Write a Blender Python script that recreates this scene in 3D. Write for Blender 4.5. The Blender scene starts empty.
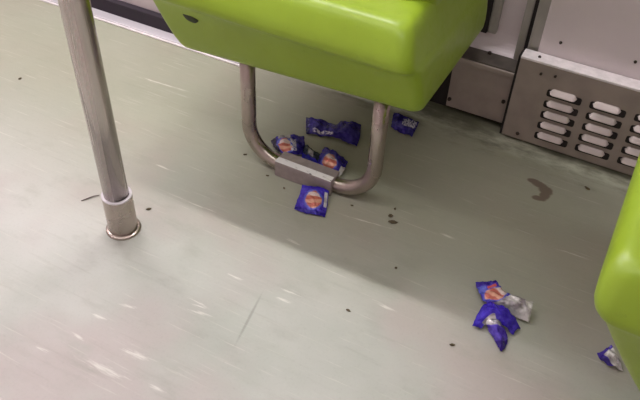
import bpy, bmesh, math, random
from mathutils import Matrix, Vector, noise

random.seed(7)
scene = bpy.context.scene
C = scene.collection

# ------------------------------------------------------------------ camera
cam_data = bpy.data.cameras.new('camera')
cam_data.sensor_width = 36.0
cam_data.lens = 740 / 640 * 36.0
cam_data.clip_start = 0.02
cam = bpy.data.objects.new('camera', cam_data)
C.objects.link(cam)
cam.matrix_world = Matrix((
    (0.88422, -0.34069, 0.31951, 0.0),
    (0.46549, 0.58648, -0.66284, 0.0),
    (0.03843, 0.73482, 0.67717, 1.1),
    (0, 0, 0, 1)))
scene.camera = cam

# ------------------------------------------------------------------ light
vs = scene.view_settings
vs.view_transform = 'Standard'
vs.look = 'None'
vs.gamma = 1.0
vs.use_curve_mapping = False
vs.exposure = 0.16

world = bpy.data.worlds.new('world')
scene.world = world
world.use_nodes = True
world.node_tree.nodes['Background'].inputs[0].default_value = (0.9, 0.95, 1.0, 1)
world.node_tree.nodes['Background'].inputs[1].default_value = 0.25


def strip_light(name, x, y, z, length, width, watts, colour):
    d = bpy.data.lights.new(name, 'AREA')
    d.shape = 'RECTANGLE'
    d.size = length
    d.size_y = width
    d.energy = watts
    d.color = colour
    o = bpy.data.objects.new(name, d)
    o.location = (x, y, z)
    C.objects.link(o)
    return o


# the two rows of fluorescent tubes under the car's ceiling
strip_light('tube_light', -1.75, 1.49, 2.10, 2.2, 0.10, 54, (1.0, 0.975, 0.97))
strip_light('tube_light', -0.9, 0.35, 2.10, 3.6, 0.16, 18.5, (1.0, 0.975, 0.97))


# ------------------------------------------------------------------ helpers
def tag(o, label=None, cat=None, group=None, kind=None):
    if label: o['label'] = label
    if cat: o['category'] = cat
    if group: o['group'] = group
    if kind: o['kind'] = kind
    return o


def empty(name, loc):
    o = bpy.data.objects.new(name, None)
    o.empty_display_size = 0.05
    o.location = loc
    C.objects.link(o)
    return o


def link(name, me, mat, parent=None, origin=None):
    """Link a mesh given in world coordinates; origin moves its pivot."""
    o = bpy.data.objects.new(name, me)
    C.objects.link(o)
    if mat: me.materials.append(mat)
    if parent is not None:
        o.parent = parent
        if parent.parent is None:
            o.matrix_parent_inverse = Matrix.Translation(-parent.location)
    elif origin is not None:
        me.transform(Matrix.Translation(-Vector(origin)))
        o.location = origin
    return o


def mesh_from(name, verts, faces, smooth=False):
    me = bpy.data.meshes.new(name)
    me.from_pydata(verts, [], faces)
    me.update()
    bm = bmesh.new(); bm.from_mesh(me)
    bmesh.ops.recalc_face_normals(bm, faces=bm.faces)
    bm.to_mesh(me); bm.free()
    if smooth:
        for p in me.polygons: p.use_smooth = True
    return me


def box(name, x0, x1, y0, y1, z0, z1, mat, parent=None, bev=0.0, seg=2, origin=None):
    bm = bmesh.new()
    bmesh.ops.create_cube(bm, size=1.0)
    for v in bm.verts:
        v.co = ((x0 + x1) / 2 + v.co.x * (x1 - x0), (y0 + y1) / 2 + v.co.y * (y1 - y0), (z0 + z1) / 2 + v.co.z * (z1 - z0))
    if bev:
        bmesh.ops.bevel(bm, geom=bm.edges[:], offset=bev, segments=seg, profile=0.6, affect='EDGES')
    me = bpy.data.meshes.new(name)
    bm.to_mesh(me); bm.free()
    return link(name, me, mat, parent, origin)


def tube(name, pts, r, mat, parent=None, n=20, caps=True, origin=None):
    pts = [Vector(p) for p in pts]
    verts, faces = [], []
    t0 = (pts[1] - pts[0]).normalized()
    u = t0.orthogonal().normalized()
    for i, p in enumerate(pts):
        a = pts[max(0, i - 1)]; b = pts[min(len(pts) - 1, i + 1)]
        t = (b - a).normalized()
        u = (u - t * u.dot(t)).normalized()
        w = t.cross(u)
        rr = r[i] if isinstance(r, (list, tuple)) else r
        for k in range(n):
            an = 2 * math.pi * k / n
            verts.append(p + u * math.cos(an) * rr + w * math.sin(an) * rr)
    for i in range(len(pts) - 1):
        for k in range(n):
            faces.append((i * n + k, i * n + (k + 1) % n, (i + 1) * n + (k + 1) % n, (i + 1) * n + k))
    if caps:
        faces.append(tuple(range(n))[::-1])
        faces.append(tuple((len(pts) - 1) * n + k for k in range(n)))
    me = mesh_from(name, verts, faces, True)
    for p in me.polygons:
        if len(p.vertices) > 4: p.use_smooth = False
    return link(name, me, mat, parent, origin)


def lathe(name, prof, cx, cy, mat, parent=None, n=40):
    verts, faces = [], []
    for r, z in prof:
        for k in range(n):
            a = 2 * math.pi * k / n
            verts.append((cx + r * math.cos(a), cy + r * math.sin(a), z))
    for i in range(len(prof) - 1):
        for k in range(n):
            faces.append((i * n + k, i * n + (k + 1) % n, (i + 1) * n + (k + 1) % n, (i + 1) * n + k))
    me = mesh_from(name, verts, faces, True)
    o = link(name, me, mat, parent)
    m = o.modifiers.new('edges', 'EDGE_SPLIT'); m.split_angle = math.radians(40)
    return o


def rrect(x0, x1, y0, y1, r, nc=7, ns=10):
    """Rounded rectangle outline, always the same vertex count."""
    r = min(r, (x1 - x0) / 2 - 1e-3, (y1 - y0) / 2 - 1e-3)
    out = []
    cs = [(x1 - r, y0 + r, -90), (x1 - r, y1 - r, 0), (x0 + r, y1 - r, 90), (x0 + r, y0 + r, 180)]
    for q, (cx, cy, a0) in enumerate(cs):
        arc = [(cx + r * math.cos(math.radians(a0 + 90 * k / nc)), cy + r * math.sin(math.radians(a0 + 90 * k / nc))) for k in range(nc + 1)]
        out += arc
        nx, ny, na = cs[(q + 1) % 4]
        ex, ey = nx + r * math.cos(math.radians(na)), ny + r * math.sin(math.radians(na))
        sx, sy = arc[-1]
        for k in range(1, ns):
            out.append((sx + (ex - sx) * k / ns, sy + (ey - sy) * k / ns))
    return out


def loft(name, rings, mat, parent=None, sub=1):
    n = len(rings[0])
    verts = [v for r in rings for v in r]
    faces = []
    for i in range(len(rings) - 1):
        for k in range(n):
            faces.append((i * n + k, i * n + (k + 1) % n, (i + 1) * n + (k + 1) % n, (i + 1) * n + k))
    faces.append(tuple(range(n)))
    faces.append(tuple((len(rings) - 1) * n + k for k in range(n)))
    me = mesh_from(name, verts, faces, True)
    o = link(name, me, mat, parent)
    if sub:
        m = o.modifiers.new('smooth', 'SUBSURF'); m.levels = sub; m.render_levels = sub
    return o


# ------------------------------------------------------------------ materials
def srgb(r, g, b):
    f = lambda c: (c / 255 / 12.92) if c / 255 <= 0.04045 else ((c / 255 + 0.055) / 1.055) ** 2.4
    return (f(r), f(g), f(b), 1)


class NT:
    def __init__(self, name):
        self.m = bpy.data.materials.new(name)
        self.m.use_nodes = True
        self.t = self.m.node_tree
        self.b = self.t.nodes['Principled BSDF']

    def n(self, kind, **kw):
        x = self.t.nodes.new(kind)
        for k, v in kw.items(): setattr(x, k, v)
        return x

    def l(self, a, b): self.t.links.new(a, b)

    def put(self, sock, v):
        if hasattr(v, 'links'): self.l(v, sock)
        else: sock.default_value = v

    def math(self, op, a, b=0.0, c=0.0):
        x = self.n('ShaderNodeMath', operation=op)
        self.put(x.inputs[0], a); self.put(x.inputs[1], b); self.put(x.inputs[2], c)
        return x.outputs[0]

    def ramp(self, v, a, b, lo=0.0, hi=1.0):
        x = self.n('ShaderNodeMapRange', interpolation_type='SMOOTHSTEP')
        self.put(x.inputs['Value'], v)
        for k, q in zip(('From Min', 'From Max', 'To Min', 'To Max'), (a, b, lo, hi)): self.put(x.inputs[k], q)
        return x.outputs[0]

    def mix(self, f, a, b):
        x = self.n('ShaderNodeMix', data_type='RGBA')
        self.put(x.inputs[0], f); self.put(x.inputs[6], a); self.put(x.inputs[7], b)
        return x.outputs[2]

    def coord(self, which='Object'):
        return self.n('ShaderNodeTexCoord').outputs[which]

    def mapping(self, vec, loc=(0, 0, 0), rot=(0, 0, 0), scale=(1, 1, 1), kind='POINT'):
        x = self.n('ShaderNodeMapping', vector_type=kind)
        self.l(vec, x.inputs[0])
        x.inputs[1].default_value = loc; x.inputs[2].default_value = rot; x.inputs[3].default_value = scale
        return x.outputs[0]

    def noise(self, vec, scale, detail=3.0, rough=0.5):
        x = self.n('ShaderNodeTexNoise')
        self.l(vec, x.inputs['Vector'])
        x.inputs['Scale'].default_value = scale
        x.inputs['Detail'].default_value = detail
        x.inputs['Roughness'].default_value = rough
        return x.outputs['Fac']

    def bump(self, h, strength=0.2, dist=0.002):
        x = self.n('ShaderNodeBump')
        x.inputs['Strength'].default_value = strength
        x.inputs['Distance'].default_value = dist
        self.l(h, x.inputs['Height']); self.l(x.outputs[0], self.b.inputs['Normal'])

    def done(self, col, rough=0.5, metal=0.0):
        self.put(self.b.inputs['Base Color'], col)
        self.put(self.b.inputs['Roughness'], rough)
        self.put(self.b.inputs['Metallic'], metal)
        return self.m


def simple(name, col, rough=0.5, metal=0.0, var=0.15, scale=30.0, stretch=(1, 1, 1), bump=0.0):
    t = NT(name)
    v = t.mapping(t.coord('Object'), scale=stretch)
    f = t.noise(v, scale, 4)
    dark = tuple(c * (1 - var) for c in col[:3]) + (1,)
    lite = tuple(min(1, c * (1 + var)) for c in col[:3]) + (1,)
    c = t.mix(t.ramp(f, 0.3, 0.7), dark, lite)
    r = t.ramp(f, 0.2, 0.8, max(0.05, rough - 0.07), min(1, rough + 0.07))
    if bump: t.bump(f, bump)
    return t.done(c, r, metal)


M = {}
M['steel'] = simple('brushed_steel', srgb(196, 186, 180), 0.25, 1.0, 0.04, 120, (1, 1, 0.01))
M['leg_steel'] = simple('bent_tube_steel', srgb(180, 168, 160), 0.28, 1.0, 0.03, 12)
M['cover_steel'] = simple('dull_cover_steel', srgb(166, 153, 146), 0.5, 0.35, 0.1, 18)
M['lit_louver_steel'] = simple('lit_louver_steel', srgb(216, 202, 200), 0.45, 0.2, 0.06, 18)  # paler than the cover: light on the hood tops put into the colour
M['white_edge'] = simple('bright_white_edge', srgb(242, 234, 236), 0.35, 0.1, 0.08, 60)
M['clamp'] = simple('clamp_grey_paint', srgb(166, 152, 152), 0.45, 0.3, 0.1, 60)
M['dark'] = simple('dark_gap', srgb(34, 28, 28), 0.8, 0.0, 0.2, 40)
M['rubber'] = simple('dark_rubber', srgb(44, 34, 46), 0.7, 0.0, 0.15, 40)
M['wall'] = simple('pinkish_white_panel', srgb(224, 211, 215), 0.42, 0.0, 0.04, 6)
M['wall_grey'] = simple('grey_moulding', srgb(166, 160, 154), 0.45, 0.2, 0.06, 20)
M['ceiling'] = simple('ceiling_white', srgb(215, 212, 212), 0.6, 0.0, 0.03, 4)
M['ledge'] = simple('dirty_ledge', srgb(92, 84, 78), 0.6, 0.2, 0.25, 25)
M['sill'] = simple('sill_aluminium', srgb(224, 217, 224), 0.35, 0.25, 0.05, 30, (0.1, 1, 1))
M['crumb'] = simple('crumb_brown', srgb(98, 86, 66), 0.9, 0.0, 0.3, 200)
M['lint'] = simple('grey_lint', srgb(120, 108, 104), 0.9, 0.0, 0.2, 100)
M['screw'] = simple('dark_screw', srgb(66, 56, 52), 0.45, 0.6, 0.2, 100)


def green_plastic():
    t = NT('green_seat_plastic')
    co = t.coord('Object')
    big = t.noise(co, 5, 3)
    fine = t.noise(co, 60, 4, 0.6)
    c = t.mix(t.ramp(big, 0.35, 0.7), srgb(146, 172, 46), srgb(154, 182, 54))
    c = t.mix(t.ramp(fine, 0.62, 0.78, 0, 0.35), c, srgb(120, 146, 40))
    t.b.inputs['Specular IOR Level'].default_value = 0.45
    t.b.inputs['Subsurface Weight'].default_value = 0.0
    return t.done(c, t.ramp(fine, 0.2, 0.9, 0.30, 0.46))


M['green'] = green_plastic()


def white_plate():
    """White label strip with a row of worn dark marks."""
    t = NT('white_plate_marks')
    co = t.coord('Object')
    f = t.noise(t.mapping(co, scale=(60, 140, 1)), 1.0, 2)
    g = t.noise(co, 25, 2)
    m = t.math('MULTIPLY', t.ramp(f, 0.6, 0.68), t.ramp(g, 0.4, 0.6, 0.3, 1))
    return t.done(t.mix(m, srgb(250, 246, 248), srgb(120, 108, 116)), 0.4)


M['plate'] = white_plate()

SCUFFS = [
    (-0.449, 0.792, 0.067, 0.0204, 0.0073),
    (-0.446, 0.815, 0.070, 0.0243, 0.0049),
    (-0.571, 0.688, 0.157, 0.0283, 0.0061),
    (-0.586, 0.707, -0.073, 0.0288, 0.0049),
    (-0.578, 0.701, 0.165, 0.0210, 0.0036),
    (-0.611, 0.556, 0.109, 0.0391, 0.0122),
    (-0.640, 0.505, 0.054, 0.0530, 0.0134),
    (-0.692, 0.636, 0.189, 0.0223, 0.0061),
    (-0.723, 0.590, 0.079, 0.0198, 0.0061),
    (-0.763, 0.485, 0.098, 0.0192, 0.0073),
    (-0.725, 0.536, -0.177, 0.0167, 0.0061),
    (-0.732, 0.929, 0.072, 0.0474, 0.0049),
    (-1.076, 1.266, 0.069, 0.0912, 0.0049),
    (-1.107, 1.075, 0.015, 0.0641, 0.0061),
    (-0.882, 0.994, -0.000, 0.0419, 0.0049),
    (-0.233, 1.112, -0.071, 0.0221, 0.0061),
    (-0.396, 1.067, 0.130, 0.0618, 0.0036),
    (-0.814, 1.345, -0.001, 0.0464, 0.0036),
    (0.016, 1.194, 0.046, 0.0371, 0.0049),
    (-0.270, 0.874, -0.078, 0.0260, 0.0061),
    (-0.538, 0.518, 0.041, 0.0183, 0.0073),
    (-0.564, 0.796, -0.027, 0.0241, 0.0049),
    (-0.509, 0.936, -0.057, 0.0220, 0.0061),
]


def floor_mat():
    t = NT('worn_grey_green_vinyl')
    co = t.coord('Object')
    big = t.noise(co, 2.2, 4, 0.55)
    pink = t.noise(t.mapping(co, loc=(3.1, 1.7, 0)), 3.0, 3, 0.5)
    mot = t.noise(t.mapping(co, loc=(5, 2, 0), scale=(1, 1.8, 1)), 8.0, 5, 0.6)
    streak = t.noise(t.mapping(co, scale=(1.0, 14, 1)), 5.0, 5, 0.6)
    streak2 = t.noise(t.mapping(co, loc=(1, 2, 0), rot=(0, 0, 0.05), scale=(1.0, 22, 1)), 9.0, 3, 0.5)
    fine = t.noise(co, 180, 3, 0.6)
    c = t.mix(t.ramp(big, 0.3, 0.7), srgb(176, 180, 170), srgb(200, 199, 194))
    c = t.mix(t.ramp(pink, 0.45, 0.68, 0, 0.7), c, srgb(186, 172, 170))
    c = t.mix(t.ramp(mot, 0.5, 0.75, 0, 0.45), c, srgb(160, 160, 150))
    # olive tint towards the seats: their green bounce light painted into the floor
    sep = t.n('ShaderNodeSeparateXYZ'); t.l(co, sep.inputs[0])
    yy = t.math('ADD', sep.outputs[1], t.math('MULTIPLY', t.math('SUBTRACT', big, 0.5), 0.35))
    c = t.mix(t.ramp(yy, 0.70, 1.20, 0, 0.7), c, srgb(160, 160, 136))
    c = t.mix(t.ramp(streak, 0.55, 0.8, 0, 0.28), c, srgb(150, 150, 138))
    c = t.mix(t.ramp(streak2, 0.60, 0.76, 0, 0.42), c, srgb(214, 212, 202))
    c = t.mix(t.ramp(fine, 0.5, 0.8, 0, 0.12), c, srgb(120, 120, 110))
    # white scuffs rubbed along the car
    acc = None
    rag = t.noise(t.mapping(co, scale=(28, 300, 1)), 1.0, 4, 0.7)
    for (x, y, a, rl, rw) in SCUFFS:
        v = t.mapping(co, loc=(x, y, 0), rot=(0, 0, a), scale=(rl * 1.5, rw * 1.0, 1), kind='TEXTURE')
        ln = t.n('ShaderNodeVectorMath', operation='LENGTH'); t.l(v, ln.inputs[0])
        e = t.math('ADD', ln.outputs['Value'], t.math('MULTIPLY', rag, 2.2))
        m = t.ramp(e, 1.75, 1.1)
        acc = m if acc is None else t.math('MAXIMUM', acc, m)
    c = t.mix(t.math('MULTIPLY', acc, 0.6), c, srgb(232, 230, 222))
    # one dark drag mark
    v = t.mapping(co, loc=(-0.482, 0.722, 0), rot=(0, 0, math.atan2(0.128, -0.0206)), scale=(0.085, 0.004, 1), kind='TEXTURE')
    ln = t.n('ShaderNodeVectorMath', operation='LENGTH'); t.l(v, ln.inputs[0])
    c = t.mix(t.ramp(t.math('ADD', ln.outputs['Value'], t.math('MULTIPLY', rag, 0.5)), 1.25, 0.5, 0, 0.38), c, srgb(110, 106, 98))
    # hooked reddish-brown spill
    acc = None
    wob = t.noise(co, 45, 3, 0.6)
    for (x, y, rl, rw, a) in ((-0.125, 1.381, 0.016, 0.010, 0.2), (-0.107, 1.374, 0.024, 0.013, -0.2), (-0.092, 1.362, 0.021, 0.017, -0.5), (-0.089, 1.345, 0.014, 0.018, 0), (-0.098, 1.328, 0.018, 0.010, 0.2)):
        v = t.mapping(co, loc=(x, y, 0), rot=(0, 0, a), scale=(rl, rw, 1), kind='TEXTURE')
        ln = t.n('ShaderNodeVectorMath', operation='LENGTH'); t.l(v, ln.inputs[0])
        m = t.ramp(t.math('ADD', ln.outputs['Value'], t.math('MULTIPLY', wob, 0.7)), 1.4, 1.0)
        acc = m if acc is None else t.math('MAXIMUM', acc, m)
    c = t.mix(t.math('MULTIPLY', acc, 0.8), c, srgb(108, 88, 76))
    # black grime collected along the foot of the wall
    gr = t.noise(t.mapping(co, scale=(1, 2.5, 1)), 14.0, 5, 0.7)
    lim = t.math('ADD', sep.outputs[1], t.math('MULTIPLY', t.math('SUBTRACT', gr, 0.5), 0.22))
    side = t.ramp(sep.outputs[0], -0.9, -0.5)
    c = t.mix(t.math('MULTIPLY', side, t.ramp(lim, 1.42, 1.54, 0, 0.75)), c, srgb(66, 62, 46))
    t.bump(t.math('ADD', fine, t.math('MULTIPLY', streak, 0.6)), 0.12, 0.001)
    t.b.inputs['Specular IOR Level'].default_value = 0.4
    return t.done(c, t.ramp(streak, 0.3, 0.8, 0.38, 0.55))


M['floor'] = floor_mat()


def wrap_mat(name, logo=None, silver=(), bands=(), base=(58, 34, 176), text=None):
    """Glossy printed foil; everything is placed in the sheet's own u,v."""
    t = NT(name)
    uv = t.n('ShaderNodeUVMap').outputs[0]
    sep = t.n('ShaderNodeSeparateXYZ'); t.l(uv, sep.inputs[0])
    u, v = sep.outputs[0], sep.outputs[1]
    co = t.coord('Object')
    f = t.noise(co, 90, 3)
    c = t.mix(t.ramp(f, 0.35, 0.7), srgb(*base), srgb(base[0] + 26, base[1] + 30, min(255, base[2] + 30)))

    def rect(u0, u1, v0, v1, s=0.02):
        a = t.math('MULTIPLY', t.ramp(u, u0 - s, u0 + s), t.ramp(u, u1 + s, u1 - s))
        b = t.math('MULTIPLY', t.ramp(v, v0 - s, v0 + s), t.ramp(v, v1 + s, v1 - s))
        return t.math('MULTIPLY', a, b)

    for (u0, u1, v0, v1, col) in bands:
        c = t.mix(rect(u0, u1, v0, v1), c, srgb(*col))
    if logo:
        lu, lv, ru, rv = logo
        x = t.math('DIVIDE', t.math('SUBTRACT', u, lu), ru)
        y = t.math('DIVIDE', t.math('SUBTRACT', v, lv), rv)
        d = t.math('SQRT', t.math('ADD', t.math('MULTIPLY', x, x), t.math('MULTIPLY', y, y)))
        d = t.math('ADD', d, t.math('MULTIPLY', t.math('SUBTRACT', f, 0.5), 0.5))
        st = t.math('SINE', t.math('ADD', t.math('MULTIPLY', y, 7.5), t.math('MULTIPLY', x, 1.5)))
        art = t.mix(t.ramp(st, -0.6, 0.7), srgb(214, 118, 104), srgb(244, 182, 158))
        art = t.mix(t.math('MULTIPLY', t.ramp(y, -0.35, -0.5), t.ramp(y, -0.95, -0.75)), art, srgb(250, 226, 224))
        c = t.mix(t.ramp(d, 1.3, 1.1, 0, 0.8), c, srgb(110, 120, 226))
        c = t.mix(t.ramp(d, 1.08, 0.92), c, art)
    if text:
        u0, u1, v0, v1 = text
        w = t.n('ShaderNodeTexNoise'); w.inputs['Scale'].default_value = 1.0
        t.l(t.mapping(uv, scale=(26, 9, 1)), w.inputs['Vector'])
        c = t.mix(t.math('MULTIPLY', rect(u0, u1, v0, v1), t.ramp(w.outputs['Fac'], 0.42, 0.5)), c, srgb(226, 220, 240))
    rough = 0.22
    metal = 0.15
    for (u0, u1, v0, v1) in silver:
        m = rect(u0, u1, v0, v1)
        c = t.mix(m, c, t.mix(t.ramp(t.noise(co, 38, 2), 0.38, 0.56), srgb(168, 160, 168), srgb(248, 244, 246)))
        metal = t.math('MAXIMUM', metal, t.math('MULTIPLY', m, 0.35))
    t.bump(t.noise(co, 110, 3, 0.6), 0.8, 0.006)
    return t.done(c, rough, metal)


# ================================================================== the setting
XL, XR, YN, YF, ZC = -3.2, 1.9, -1.05, 1.62, 2.20
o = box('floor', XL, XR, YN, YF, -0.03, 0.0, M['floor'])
tag(o, 'worn grey-green vinyl floor with white scuffs along the car', 'floor', kind='structure')
o = box('ceiling', XL, XR, YN, YF + 0.05, ZC, ZC + 0.03, M['ceiling'])
tag(o, 'plain white ceiling of the metro car', 'ceiling', kind='structure')
o = box('wall_front', XL, XR, YN - 0.03, YN, 0, ZC, M['wall'])
tag(o, 'light side wall of the car opposite the green seats', 'wall', kind='structure')
o = box('wall_left', XL - 0.03, XL, YN, YF + 0.05, 0, ZC, M['wall'])
tag(o, 'light end wall of the car past the grab pole', 'wall', kind='structure')
o = box('wall_right', XR, XR + 0.03, YN, YF + 0.05, 0, ZC, M['wall'])
tag(o, 'light end wall of the car on the heater side', 'wall', kind='structure')

# far side wall: recessed panel behind the seat, raised panel above the heater, door leaf by the pole
wb = empty('wall_back', (0, 1.62, 0))
tag(wb, 'pinkish white side wall behind the green seat and heater cover', 'wall', kind='structure')
box('recessed_panel', -0.98, -0.245, 1.62, 1.65, 0.0, ZC, M['wall'], wb)
box('raised_panel', -0.216, XR, 1.548, 1.65, 0.0, ZC, M['wall'], wb, bev=0.004)
# moulding between the two panels
box('moulding', -0.274, -0.252, 1.590, 1.66, 0.16, ZC, M['wall_grey'], wb, bev=0.005)
box('seam', -0.254, -0.240, 1.585, 1.66, 0.16, ZC, M['dark'], wb)
box('moulding', -0.242, -0.212, 1.556, 1.66, 0.16, ZC, M['wall_grey'], wb, bev=0.006)
box('moulding', -0.352, -0.330, 1.605, 1.64, 0.205, ZC, M['wall_grey'], wb, bev=0.004)
box('seam', -0.366, -0.352, 1.600, 1.64, 0.205, ZC, M['dark'], wb)
# curved fillet at the foot of the recessed panel
prof = []
for k in range(9):
    a = math.radians(90 * k / 8)
    prof.append((1.62 - 0.03 * (1 - math.sin(a)), 0.165 + 0.05 * (1 - math.cos(a))))
prof.append((1.63, 0.215)); prof.append((1.63, 0.165))
n = len(prof)
vv = [(-0.62, y, z) for y, z in prof] + [(-0.262, y, z) for y, z in prof]
ff = [(k, (k + 1) % n, n + (k + 1) % n, n + k) for k in range(n)] + [tuple(range(n)), tuple(range(n, 2 * n))]
link('fillet', mesh_from('fillet', vv, ff, False), M['wall'], wb)
for (x, z) in ((-0.172, 0.262), (-0.01, 0.265), (0.11, 0.28)):
    lathe_y = tube('screw', [(x, 1.549, z), (x, 1.545, z)], [0.004, 0.003], M['screw'], wb, n=10)

# door leaf with its black rubber foot, left of the seat
d = empty('door_1', (-1.8, 1.5, 0))
tag(d, 'pale door panel with a black rubber foot beyond the grab pole', 'door', kind='structure')
box('leaf', XL + 0.01, -0.985, 1.495, 1.53, 0.045, ZC - 0.01, M['wall'], d, bev=0.004)
box('rubber_strip', XL + 0.01, -0.985, 1.476, 1.52, 0.004, 0.047, M['rubber'], d, bev=0.003)
s = empty('trim_1', (-1.8, 1.45, 0))
tag(s, 'pale lilac metal door sill at the edge of the floor', 'sill', kind='structure')
box('sill_plate', XL + 0.01, -0.93, 1.442, 1.476, 0.0, 0.008, M['sill'], s, bev=0.003)
box('sill_lip', XL + 0.01, -0.93, 1.436, 1.443, 0.0, 0.005, M['white_edge'], s, bev=0.002)
me_o = tube('door_stop', [(-1.665, 1.458, 0.009), (-1.665, 1.458, 0.022), (-1.665, 1.458, 0.026)], [0.020, 0.018, 0.010], M['rubber'], None, n=20, origin=(-1.665, 1.458, 0.009))
tag(me_o, 'small dark round stop on the door sill beside the pole', 'door stop')

# low dull cover panel between seat and heater
cv = empty('wall_cover', (-0.32, 1.58, 0))
tag(cv, 'low dull grey wall cover between the seat and the louvered heater', 'cover')
box('front_panel', -0.402, -0.250, 1.541, 1.556, 0.012, 0.150, M['cover_steel'], cv, bev=0.002)
box('ledge', -0.62, -0.246, 1.538, 1.622, 0.150, 0.164, M['ledge'], cv, bev=0.002)
box('top_lip', -0.405, -0.250, 1.534, 1.545, 0.146, 0.160, M['cover_steel'], cv, bev=0.003)
box('recess_shade', -0.62, -0.246, 1.556, 1.622, 0.0, 0.150, M['dark'], cv)  # dark block standing in for the shade of the recess under the seat
for (x, z) in ((-0.262, 0.075), (-0.395, 0.035), (-0.33, 0.182)):
    y = 1.541 if z < 0.15 else 1.6
    if z < 0.15:
        tube('screw', [(x, y + 0.001, z), (x, y - 0.005, z)], [0.0055, 0.004], M['screw'], cv, n=10)
    else:
        tube('screw', [(x, 1.585, 0.163), (x, 1.585, 0.169)], [0.006, 0.004], M['screw'], cv, n=10)

# ------------------------------------------------------------------ heater cover with louvers
HX0, HX1, HY, HZ = -0.243, 0.62, 1.510, 0.226
ht = empty('heater_cover', (0.19, 1.53, 0))
tag(ht, 'dull steel heater cover with rows of pressed louvers and bright top edge', 'heater')
box('body', HX0, HX1, HY, 1.547, 0.004, HZ - 0.006, M['cover_steel'], ht, bev=0.002)
box('top_plate', HX0, HX1 + 0.002, HY - 0.002, 1.547, HZ - 0.006, HZ, M['white_edge'], ht, bev=0.0015)  # white over the dull body: light from above painted onto the top
box('side_gap', HX0 - 0.006, HX0, HY + 0.006, 1.545, 0.0, HZ - 0.004, M['dark'], ht)


def louver_mesh(w=0.064, h=0.013, dpt=0.011):
    verts, faces = [], []
    nx, nz = 14, 7
    for i in range(nx + 1):
        s = -1 + 2 * i / nx
        e = max(0.0, 1 - abs(s) ** 12)                       # ends close onto the plate
        for j in range(nz + 1):
            q = j / nz                                      # 0 at the plate, 1 at the lip
            out = dpt * e * q ** 0.85
            z = h * (0.5 - q) * (0.35 + 0.65 * e) + (1 - e) * 0.0
            verts.append((s * w / 2 * (0.88 + 0.12 * q), -out - 0.0004, z))
    for i in range(nx):
        for j in range(nz):
            a = i * (nz + 1) + j
            faces.append((a, a + 1, a + nz + 2, a + nz + 1))
    me = mesh_from('louver', verts, faces, True)
    return me


lv = louver_mesh(); lv.materials.append(M['lit_louver_steel'])
sl = bpy.data.meshes.new('slot_shade')
bm = bmesh.new()
ring = [(x, 0.0, z) for x, z in rrect(-0.039, 0.040, -0.0165, 0.002, 0.005, 4, 1)]
top = [bm.verts.new((x, -0.0012, z)) for x, _, z in ring]
bot = [bm.verts.new((x, 0.002, z)) for x, _, z in ring]
bm.faces.new(top); bm.faces.new(bot[::-1])
for k in range(len(ring)):
    q = (k + 1) % len(ring)
    bm.faces.new((top[k], bot[k], bot[q], top[q]))
bmesh.ops.recalc_face_normals(bm, faces=bm.faces)
bm.to_mesh(sl); bm.free()
sl.materials.append(M['dark'])
for cx, dz in ((-0.1290, 0.0), (-0.0315, 0.002), (0.0665, 0.004), (0.164, 0.004)):
    for r in range(5):
        z = 0.040 + dz + r * 0.0303
        lo = bpy.data.objects.new('louver', lv); C.objects.link(lo)
        lo.parent = ht; lo.location = Vector((cx, HY, z)) - ht.location
        sd = lo.modifiers.new('thick', 'SOLIDIFY'); sd.thickness = 0.0012
        so = bpy.data.objects.new('slot_shade', sl); C.objects.link(so)  # dark patch: the hood's opening plus painted shade below and beside it
        so.parent = lo; so.location = (0.002, 0, 0)
for (x, z) in ((-0.205, 0.020), (-0.190, 0.196), (-0.158, 0.200)):
    tube('screw', [(x, HY + 0.001, z), (x, HY - 0.004, z)], [0.0055 if z < 0.1 else 0.003, 0.003], M['screw'], ht, n=10)
tube('screw', [(-0.205, 1.525, HZ - 0.001), (-0.205, 1.525, HZ + 0.003)], [0.004, 0.003], M['screw'], ht, n=10)

# ceiling fixtures that carry the tubes
for (x, ln, y, lab) in ((-1.75, 2.2, 1.49, 'long ceiling lamp housing above the door and green seat'), (-0.9, 3.6, 0.35, 'long ceiling lamp housing along the middle of the car')):
    f = empty('ceiling_lamp', (x, y, ZC))
    tag(f, lab, 'lamp')
    box('housing', x - ln / 2 - 0.05, x + ln / 2 + 0.05, y - 0.10, y + 0.10, 2.13, ZC, M['ceiling'], f, bev=0.006)
    box('reflector', x - ln / 2, x + ln / 2, y - 0.08, y + 0.08, 2.122, 2.130, M['white_edge'], f)


# ================================================================== green seats
def arc_pts(cx, cz, r, a0, a1, y, n=10):
    return [(cx + r * math.cos(math.radians(a0 + (a1 - a0) * k / n)), y, cz + r * math.sin(math.radians(a0 + (a1 - a0) * k / n))) for k in range(n + 1)]


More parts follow.
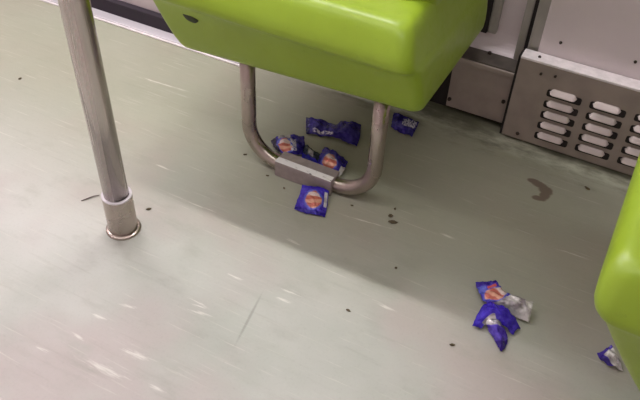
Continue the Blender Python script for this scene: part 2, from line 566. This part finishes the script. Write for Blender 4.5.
def make_seat(dx, dy, label, with_scuff, drop=0.0):
    root = empty('metro_seat', (-0.60 + dx, 1.25 + dy, 0))
    tag(root, label, 'seat')
    # z, front x, rear x, aisle-side y, wall-side y, corner radius
    R = [
        (0.300, -0.820, -0.380, 1.120, 1.42, 0.03),
        (0.288, -0.842, -0.350, 1.106, 1.45, 0.025),
        (0.280, -0.872, -0.334, 1.095, 1.465, 0.022),
        (0.283, -0.880, -0.326, 1.088, 1.47, 0.022),
        (0.335, -0.901, -0.326, 1.069, 1.47, 0.024),
        (0.390, -0.918, -0.333, 1.052, 1.47, 0.026),
        (0.397, -0.914, -0.336, 1.042, 1.47, 0.028),
        (0.403, -0.920, -0.339, 1.028, 1.47, 0.030),
        (0.418, -0.930, -0.343, 1.026, 1.47, 0.030),
        (0.448, -0.930, -0.352, 1.045, 1.468, 0.030),
        (0.468, -0.924, -0.360, 1.057, 1.46, 0.030),
        (0.478, -0.910, -0.371, 1.072, 1.45, 0.030),
        (0.476, -0.888, -0.392, 1.094, 1.43, 0.04),
        (0.464, -0.840, -0.430, 1.126, 1.40, 0.05),
        (0.452, -0.740, -0.480, 1.170, 1.36, 0.05),
        (0.450, -0.680, -0.540, 1.220, 1.31, 0.04),
    ]
    rings = []
    for (z, x0, x1, y0, y1, r) in R:
        k = max(0.0, min(1.0, (0.390 - z) / 0.105))          # a deeper skirt on the double seat
        z -= drop * k; x0 += drop * 1.0 * k; y0 += drop * 0.2 * k
        rings.append([(x + dx, y + dy, z + k * (0.010 + 0.048 * (x + 0.60)) - k * 0.012) for x, y in rrect(x0, x1, y0, y1, r)])
    loft('seat_shell', rings, M['green'], root)
    # reclined backrest growing out of the rear of the shell
    B = [
        (0.420, -0.440, -0.350, 1.160, 1.455), (0.455, -0.440, -0.357, 1.160, 1.458), (0.480, -0.436, -0.362, 1.160, 1.460),
        (0.505, -0.424, -0.350, 1.159, 1.462), (0.535, -0.404, -0.328, 1.155, 1.463), (0.580, -0.376, -0.306, 1.110, 1.464),
        (0.680, -0.340, -0.276, 1.066, 1.462), (0.800, -0.306, -0.248, 1.056, 1.452), (0.880, -0.288, -0.234, 1.080, 1.43),
        (0.905, -0.278, -0.238, 1.125, 1.40)]
    rings = []
    for (z, x0, x1, y0, y1) in B:
        rings.append([(x + dx, y + dy, z) for x, y in rrect(x0, x1, y0, y1, 0.030)])
    loft('backrest', rings, M['green'], root)
    # bent tube leg frame under the aisle side
    y = 1.122 + dy
    xl, xr, rb, zc = -0.726 + dx, -0.417 + dx, 0.085, 0.018
    pts = [(xl, y, 0.290 - drop), (xl, y, 0.18)]
    pts += arc_pts(xl + rb, zc + rb, rb, 180, 270, y)
    pts += [(-0.60 + dx, y, zc), (-0.54 + dx, y, zc)]
    pts += arc_pts(xr - rb, zc + rb, rb, 270, 360, y)
    pts += [(xr, y, 0.18), (xr, y, 0.290 - drop)]
    tube('leg_frame', pts, 0.0165, M['leg_steel'], root, n=22)
    cl = box('floor_clamp', -0.647 + dx, -0.505 + dx, y - 0.024, y + 0.020, 0.0, 0.041, M['clamp'], root, bev=0.003)
    box('top_plate', -0.646 + dx, -0.506 + dx, y - 0.0235, y - 0.006, 0.041, 0.0425, M['plate'], cl, bev=0.0006, seg=1)
    # mount that carries the shell on the side wall
    box('wall_mount', -0.70 + dx, -0.40 + dx, 1.45 + dy, (1.47 if not with_scuff else 1.622) + (dy if not with_scuff else 0), 0.32, 0.44, M['dark'], root, bev=0.01)
    if with_scuff:
        # dark dent in the lower face of the shell by the front corner
        v, fc = [], []
        N = 20
        for k in range(N):
            a = 2 * math.pi * k / N
            ex = 0.017 * math.cos(a) * (1 + 0.12 * math.sin(3 * a)); ez = 0.0075 * math.sin(a) * (1 + 0.1 * math.cos(2 * a))
            v.append((-0.813 + ex, 1.0562, 0.366 + ez - 0.15 * ex))
        v2 = [(x, 1.070, z) for x, yq, z in v]
        v += v2
        fc = [tuple(range(N))] + [(k, (k + 1) % N, N + (k + 1) % N, N + k) for k in range(N)]
        link('scuff_mark', mesh_from('scuff_mark', v, fc, True), M['dent'], root)
    return root


M['dent'] = simple('dark_scuff', srgb(58, 66, 40), 0.6, 0.0, 0.3, 80)
make_seat(0, 0, 'green plastic metro seat on a bent steel tube leg clamped to the floor', True)
make_seat(0.974, -0.372, 'green plastic seat corner cut off by the right edge beside one wrapper', False, 0.07)

# ================================================================== grab pole
px, py = -0.832, 0.795
gp = empty('grab_pole', (px, py, 0))
tag(gp, 'upright round steel grab pole standing in a floor sleeve', 'pole')
tube('pole', [(px - 0.019 * z, py, z) for z in (0.004, 0.6, 1.4, ZC - 0.001)], 0.0250, M['steel'], gp, n=40)
lathe('sleeve', [(0.0246, 0.090), (0.0250, 0.0945), (0.0288, 0.0955), (0.0298, 0.094), (0.0300, 0.090), (0.0300, 0.006), (0.026, 0.004)], px - 0.001, py, M['leg_steel'], gp)
lathe('sleeve_rim', [(0.0300, 0.0925), (0.0304, 0.0935), (0.0304, 0.0955), (0.0290, 0.0965), (0.0246, 0.0962)], px - 0.001, py, M['sill'], gp)
lathe('flange', [(0.0295, 0.0055), (0.0340, 0.0050), (0.0355, 0.004), (0.0362, 0.002), (0.0362, 0.0)], px, py, M['leg_steel'], gp)

# ================================================================== wrappers
GRIDS = {
    'w_front': [
        [(-0.5655, 1.0783, 0.022), (-0.5469, 1.0854, 0.022), (-0.5282, 1.0924, 0.022), (-0.5070, 1.0947, 0.018)],
        [(-0.5618, 1.0629, 0.012), (-0.5374, 1.0632, 0.020), (-0.5174, 1.0674, 0.020), (-0.5007, 1.0785, 0.010)],
        [(-0.5591, 1.0447, 0.004), (-0.5294, 1.0396, 0.016), (-0.5083, 1.0458, 0.015), (-0.4917, 1.0569, 0.005)],
        [(-0.5528, 1.0202, 0.003), (-0.5258, 1.0202, 0.004), (-0.5043, 1.0255, 0.004), (-0.4834, 1.0317, 0.003)],
    ],
    'w_clampL': [
        [(-0.7124, 1.1933, 0.008), (-0.6927, 1.2065, 0.022), (-0.6747, 1.2276, 0.018), (-0.6511, 1.2445, 0.010)],
        [(-0.6962, 1.1750, 0.012), (-0.6686, 1.1694, 0.030), (-0.6487, 1.1811, 0.030), (-0.6320, 1.2143, 0.014)],
        [(-0.6781, 1.1626, 0.010), (-0.6529, 1.1560, 0.022), (-0.6344, 1.1655, 0.020), (-0.6228, 1.1880, 0.006)],
    ],
    'w_clampR': [
        [(-0.5910, 1.2327, 0.012), (-0.5654, 1.2232, 0.020), (-0.5410, 1.2162, 0.020), (-0.5196, 1.2162, 0.008)],
        [(-0.5825, 1.1961, 0.014), (-0.5516, 1.1750, 0.030), (-0.5304, 1.1738, 0.028), (-0.5126, 1.1859, 0.012)],
        [(-0.5826, 1.1723, 0.004), (-0.5563, 1.1616, 0.008), (-0.5322, 1.1596, 0.008), (-0.5137, 1.1637, 0.004)],
    ],
    'w_mid': [
        [(-0.6384, 1.2164, 0.010), (-0.6207, 1.2079, 0.020), (-0.5989, 1.2020, 0.018), (-0.5826, 1.2017, 0.010)],
        [(-0.6290, 1.1944, 0.008), (-0.6010, 1.1709, 0.030), (-0.5867, 1.1739, 0.022), (-0.5765, 1.1801, 0.010)],
        [(-0.6206, 1.1794, 0.004), (-0.6000, 1.1704, 0.010), (-0.5861, 1.1689, 0.008), (-0.5789, 1.1703, 0.004)],
    ],
    'w_rear': [
        [(-0.6867, 1.3200, 0.008), (-0.6578, 1.3181, 0.014), (-0.6340, 1.3258, 0.012), (-0.6064, 1.3202, 0.014), (-0.5957, 1.3361, 0.020), (-0.5722, 1.3375, 0.025), (-0.5537, 1.3577, 0.010)],
        [(-0.6734, 1.2959, 0.004), (-0.6414, 1.2870, 0.016), (-0.6168, 1.2923, 0.016), (-0.5912, 1.2892, 0.022), (-0.5704, 1.2894, 0.030), (-0.5522, 1.2956, 0.030), (-0.5378, 1.3191, 0.008)],
        [(-0.6568, 1.2654, 0.003), (-0.6335, 1.2731, 0.004), (-0.6105, 1.2760, 0.005), (-0.5881, 1.2848, 0.008), (-0.5715, 1.2840, 0.006), (-0.5491, 1.2823, 0.004), (-0.5281, 1.2829, 0.003)],
    ],
    'w_leg': [
        [(-0.5054, 1.4508, 0.006), (-0.4819, 1.4453, 0.012), (-0.4597, 1.4439, 0.012), (-0.4363, 1.4479, 0.006)],
        [(-0.4983, 1.4223, 0.005), (-0.4680, 1.3978, 0.020), (-0.4492, 1.3980, 0.018), (-0.4322, 1.4186, 0.005)],
        [(-0.4897, 1.3970, 0.003), (-0.4678, 1.3896, 0.004), (-0.4482, 1.3873, 0.004), (-0.4292, 1.3863, 0.003)],
    ],
    'w_logo': [
        [(-0.1038, 1.0236, 0.020), (-0.0922, 1.0126, 0.020), (-0.0710, 0.9966, 0.028), (-0.0513, 0.9947, 0.030), (-0.0247, 1.0034, 0.022)],
        [(-0.1218, 1.0103, 0.020), (-0.1058, 0.9913, 0.022), (-0.0839, 0.9733, 0.030), (-0.0563, 0.9724, 0.030), (-0.0213, 0.9795, 0.020)],
        [(-0.1391, 1.0055, 0.012), (-0.1206, 0.9811, 0.012), (-0.1014, 0.9646, 0.014), (-0.0656, 0.9664, 0.010), (-0.0199, 0.9677, 0.004)],
    ],
    'w_arch': [
        [(-0.1095, 0.9072, 0.003), (-0.1072, 0.9399, 0.025), (-0.0920, 0.9529, 0.035), (-0.0609, 0.9560, 0.030), (-0.0282, 0.9496, 0.004)],
        [(-0.1027, 0.9085, 0.006), (-0.0956, 0.9256, 0.030), (-0.0831, 0.9342, 0.040), (-0.0623, 0.9328, 0.034), (-0.0343, 0.9365, 0.006)],
        [(-0.0932, 0.9103, 0.004), (-0.0865, 0.9229, 0.018), (-0.0739, 0.9291, 0.022), (-0.0592, 0.9277, 0.018), (-0.0366, 0.9273, 0.003)],
    ],
    'w_tail': [
        [(-0.1019, 0.9294, 0.016), (-0.0877, 0.9311, 0.020), (-0.0724, 0.9317, 0.020)],
        [(-0.0904, 0.9207, 0.012), (-0.0782, 0.9187, 0.022), (-0.0648, 0.9272, 0.018)],
        [(-0.0790, 0.9121, 0.008), (-0.0651, 0.9077, 0.022), (-0.0520, 0.9212, 0.012)],
        [(-0.0617, 0.8967, 0.004), (-0.0515, 0.8940, 0.014), (-0.0419, 0.9113, 0.006)],
        [(-0.0469, 0.8813, 0.002), (-0.0436, 0.8815, 0.004), (-0.0402, 0.8901, 0.002)],
    ],
    'w_seat': [
        [(0.1098, 0.9595, 0.008), (0.1188, 0.9654, 0.016), (0.1272, 0.9794, 0.020)],
        [(0.1209, 0.9524, 0.006), (0.1293, 0.9490, 0.022), (0.1414, 0.9682, 0.016)],
        [(0.1320, 0.9463, 0.003), (0.1447, 0.9430, 0.010), (0.1600, 0.9474, 0.003)],
    ],
}


def catmull(p0, p1, p2, p3, t):
    return 0.5 * ((2 * p1) + (p2 - p0) * t + (2 * p0 - 5 * p1 + 4 * p2 - p3) * t * t + (3 * p1 - p0 - 3 * p2 + p3) * t ** 3)


def spline(row, n):
    out = []
    m = len(row) - 1
    for k in range(n + 1):
        s = k / n * m
        i = min(int(s), m - 1); t = s - i
        g = lambda q: row[q] if 0 <= q <= m else (2 * row[0] - row[1] if q < 0 else 2 * row[m] - row[m - 1])
        out.append(catmull(g(i - 1), g(i), g(i + 1), g(i + 2), t))
    return out


def wrapper_mesh(name, key, crinkle=0.0022, seed=0, nu=34, nv=26):
    rows = [[Vector(p) for p in r] for r in GRIDS[key]]
    fine_rows = [spline(r, nu) for r in rows]
    cols = [spline([fr[i] for fr in fine_rows], nv) for i in range(nu + 1)]
    verts, uvs = [], []
    for j in range(nv + 1):
        for i in range(nu + 1):
            p = cols[i][j].copy()
            s = Vector((p.x * 55 + seed * 3.1, p.y * 55, seed * 1.7))
            # sharp folds: ridged noise keeps flat facets with creases between them
            d = 0.5 - abs(noise.noise(s)) * 1.6 + 0.35 * noise.noise(s * 2.3)
            p.z = max(0.0014, p.z + crinkle * 2.0 * d)
            edge = min(i, nu - i, j, nv - j)
            if edge == 0:
                p.x += 0.0012 * noise.noise(s * 4); p.y += 0.0012 * noise.noise(s * 4 + Vector((9, 9, 9)))
            verts.append(p); uvs.append((i / nu, j / nv))
    faces = []
    for j in range(nv):
        for i in range(nu):
            a = j * (nu + 1) + i
            faces.append((a, a + nu + 1, a + nu + 2, a + 1))
    me = bpy.data.meshes.new(name)
    me.from_pydata([v[:] for v in verts], [], faces)
    lay = me.uv_layers.new(name='UVMap')
    for lp in me.loops: lay.data[lp.index].uv = uvs[lp.vertex_index]
    for p in me.polygons: p.use_smooth = True
    return me, verts


def wrapper(name, key, mat, label, group='torn blue candy wrappers', crinkle=0.0030, seed=0, parent=None):
    me, verts = wrapper_mesh(name, key, crinkle, seed)
    c = sum(verts, Vector()) / len(verts); c.z = 0
    o = link(name, me, mat, parent, None if parent else c)
    sd = o.modifiers.new('foil', 'SOLIDIFY'); sd.thickness = 0.0006; sd.offset = 0
    if parent is None: tag(o, label, 'wrapper', group)
    return o


DK = (34, 20, 110)
wrapper('candy_wrapper', 'w_front',
        wrap_mat('print_front', (0.50, 0.50, 0.27, 0.30), [(0.86, 0.97, 0.12, 0.66)], [(0, 1, 0.86, 1, (44, 22, 150)), (0, 1, 0, 0.12, (60, 40, 190))]),
        'flat blue candy wrapper with orange logo lying in front of the floor clamp', seed=1, crinkle=0.0012)
wrapper('candy_wrapper', 'w_clampL',
        wrap_mat('print_clamp', (0.42, 0.55, 0.24, 0.36), [(0.25, 0.62, -0.1, 0.16)], [(0, 0.16, 0, 1, (36, 28, 60))], text=(0.62, 0.78, 0.2, 0.8), base=(44, 28, 140)),
        'crumpled blue wrapper with pink logo behind the left end of the clamp', seed=2)
wrapper('candy_wrapper', 'w_clampR',
        wrap_mat('print_clamp_end', (0.42, 0.56, 0.26, 0.36), [(0.86, 1.1, 0.45, 1.0)], [], base=(46, 30, 146)),
        'crumpled blue wrapper with tan logo against the right end of the clamp', seed=3)
wrapper('candy_wrapper', 'w_mid',
        wrap_mat('print_scrap', None, [(0.35, 0.6, 0.1, 0.5)], [(0.0, 1.0, 0.0, 0.55, (58, 66, 74)), (0.0, 1, 0.6, 1.1, (50, 44, 190))], base=(44, 28, 140)),
        'small crushed foil scrap between the two wrappers behind the clamp', seed=4, crinkle=0.0035)
wrapper('candy_wrapper', 'w_rear',
        wrap_mat('print_rear', None, [], [(0, 0.06, 0, 1, (30, 18, 96))], base=(42, 26, 132), text=(0.12, 0.46, 0.62, 0.84)),
        'long dark blue wrapper with a bunched end, under the seat between its legs', seed=5, crinkle=0.003)
wrapper('candy_wrapper', 'w_leg',
        wrap_mat('print_leg', None, [], [], base=(40, 26, 124), text=(0.42, 0.95, 0.10, 0.5)),
        'blue wrapper half hidden behind the right seat leg', seed=6)
wrapper('candy_wrapper', 'w_logo',
        wrap_mat('print_open', (0.36, 0.42, 0.15, 0.46), [(0.54, 1.1, -0.1, 1.1)], [(-0.1, 0.08, -0.1, 1.1, (48, 20, 150)), (0.12, 0.2, 0.1, 0.5, (216, 96, 90)), (0.1, 0.26, 0.55, 1.1, (96, 104, 214))]),
        'opened wrapper with pink logo and silver inside out end, on open floor', seed=7)
wr = wrapper('candy_wrapper', 'w_arch',
        wrap_mat('print_arch', None, [(0.12, 0.5, 0.72, 1.1)], [], base=(54, 28, 186)),
        'arched blue wrapper with a purple torn tail below the silver ended wrapper', seed=8)
tail = wrapper('torn_tail', 'w_tail',
        wrap_mat('print_tail', None, [(-0.1, 1.1, -0.1, 0.32)], [(-0.1, 1.1, 0.75, 1.1, (52, 22, 140))], base=(76, 50, 176)),
        None, seed=9, parent=wr)
tail.matrix_parent_inverse = Matrix.Translation(-wr.location)
wrapper('candy_wrapper', 'w_seat',
        wrap_mat('print_seat', None, [(0.42, 1.1, 0.16, 1.1)], [(0.62, 0.74, 0.3, 0.9, (150, 132, 160))], base=(58, 34, 150)),
        'small torn wrapper with silver side beside the seat at right edge', seed=10)


# ================================================================== crumbs and lint on the floor
def crumb(x, y, r, label, seed):
    bm = bmesh.new()
    bmesh.ops.create_icosphere(bm, subdivisions=2, radius=1.0)
    rnd = random.Random(seed)
    sx, sy, sz = r * rnd.uniform(0.9, 1.7), r * rnd.uniform(0.5, 0.9), r * rnd.uniform(0.35, 0.55)
    a = rnd.uniform(0, 3.1)
    for v in bm.verts:
        k = 1 + 0.45 * noise.noise(v.co * 1.7 + Vector((seed * 2.1, 0, 0)))
        p = Vector((v.co.x * sx * k, v.co.y * sy * k, v.co.z * sz * k))
        v.co = (p.x * math.cos(a) - p.y * math.sin(a), p.x * math.sin(a) + p.y * math.cos(a), p.z)
    lo = min(v.co.z for v in bm.verts)
    for v in bm.verts: v.co.z -= lo
    me = bpy.data.meshes.new('crumb'); bm.to_mesh(me); bm.free()
    me.materials.append(M['crumb'])
    o = bpy.data.objects.new('crumb', me); C.objects.link(o)
    o.location = (x, y, 0.0)
    tag(o, label, 'crumb', 'dark crumbs scattered on the floor')


for i, (x, y, r, lab) in enumerate((
        (-0.363, 1.107, 0.0065, 'dark crumb just above another, right of the tube leg bend'),
        (-0.351, 1.092, 0.0075, 'larger dark crumb right of the tube leg bend'),
        (-0.364, 1.133, 0.0045, 'topmost dark crumb right of the tube leg bend'),
        (-0.128, 0.852, 0.0060, 'olive crumb on open floor left of the torn tail wrapper'),
        (-0.329, 0.830, 0.0045, 'lone dark crumb at the shadow edge in mid floor'),
        (-0.822, 0.866, 0.0050, 'dark crumb right of the pole sleeve'),
        (-0.450, 1.095, 0.0040, 'tiny crumb right of the flat wrapper with orange logo'),
        (-0.293, 0.975, 0.0040, 'tiny dark speck between tube leg and silver ended wrapper'),
        (-0.009, 1.416, 0.0075, 'dark crumb near the heater beside the brown spill'),
        (-0.743, 1.126, 0.0045, 'small crumb left of the left tube leg'),
        (-1.409, 1.095, 0.0050, 'small dark speck on pale floor left of the pole'),
        (-0.660, 1.088, 0.0040, 'small crumb at the left foot of the clamp'),
        (-0.606, 1.070, 0.0040, 'small crumb left of the flat wrapper with orange logo'))):
    crumb(x, y, r * 0.75, lab, i + 1)

pts = [(-0.962, 0.815, 0.0012), (-0.955, 0.826, 0.0022), (-0.948, 0.838, 0.003), (-0.940, 0.848, 0.0018)]
o = tube('lint_thread', pts, [0.0008, 0.0013, 0.0013, 0.0008], M['lint'], None, n=8, origin=(-0.95, 0.83, 0))
tag(o, 'short grey thread lying on the floor left of the pole sleeve', 'thread')
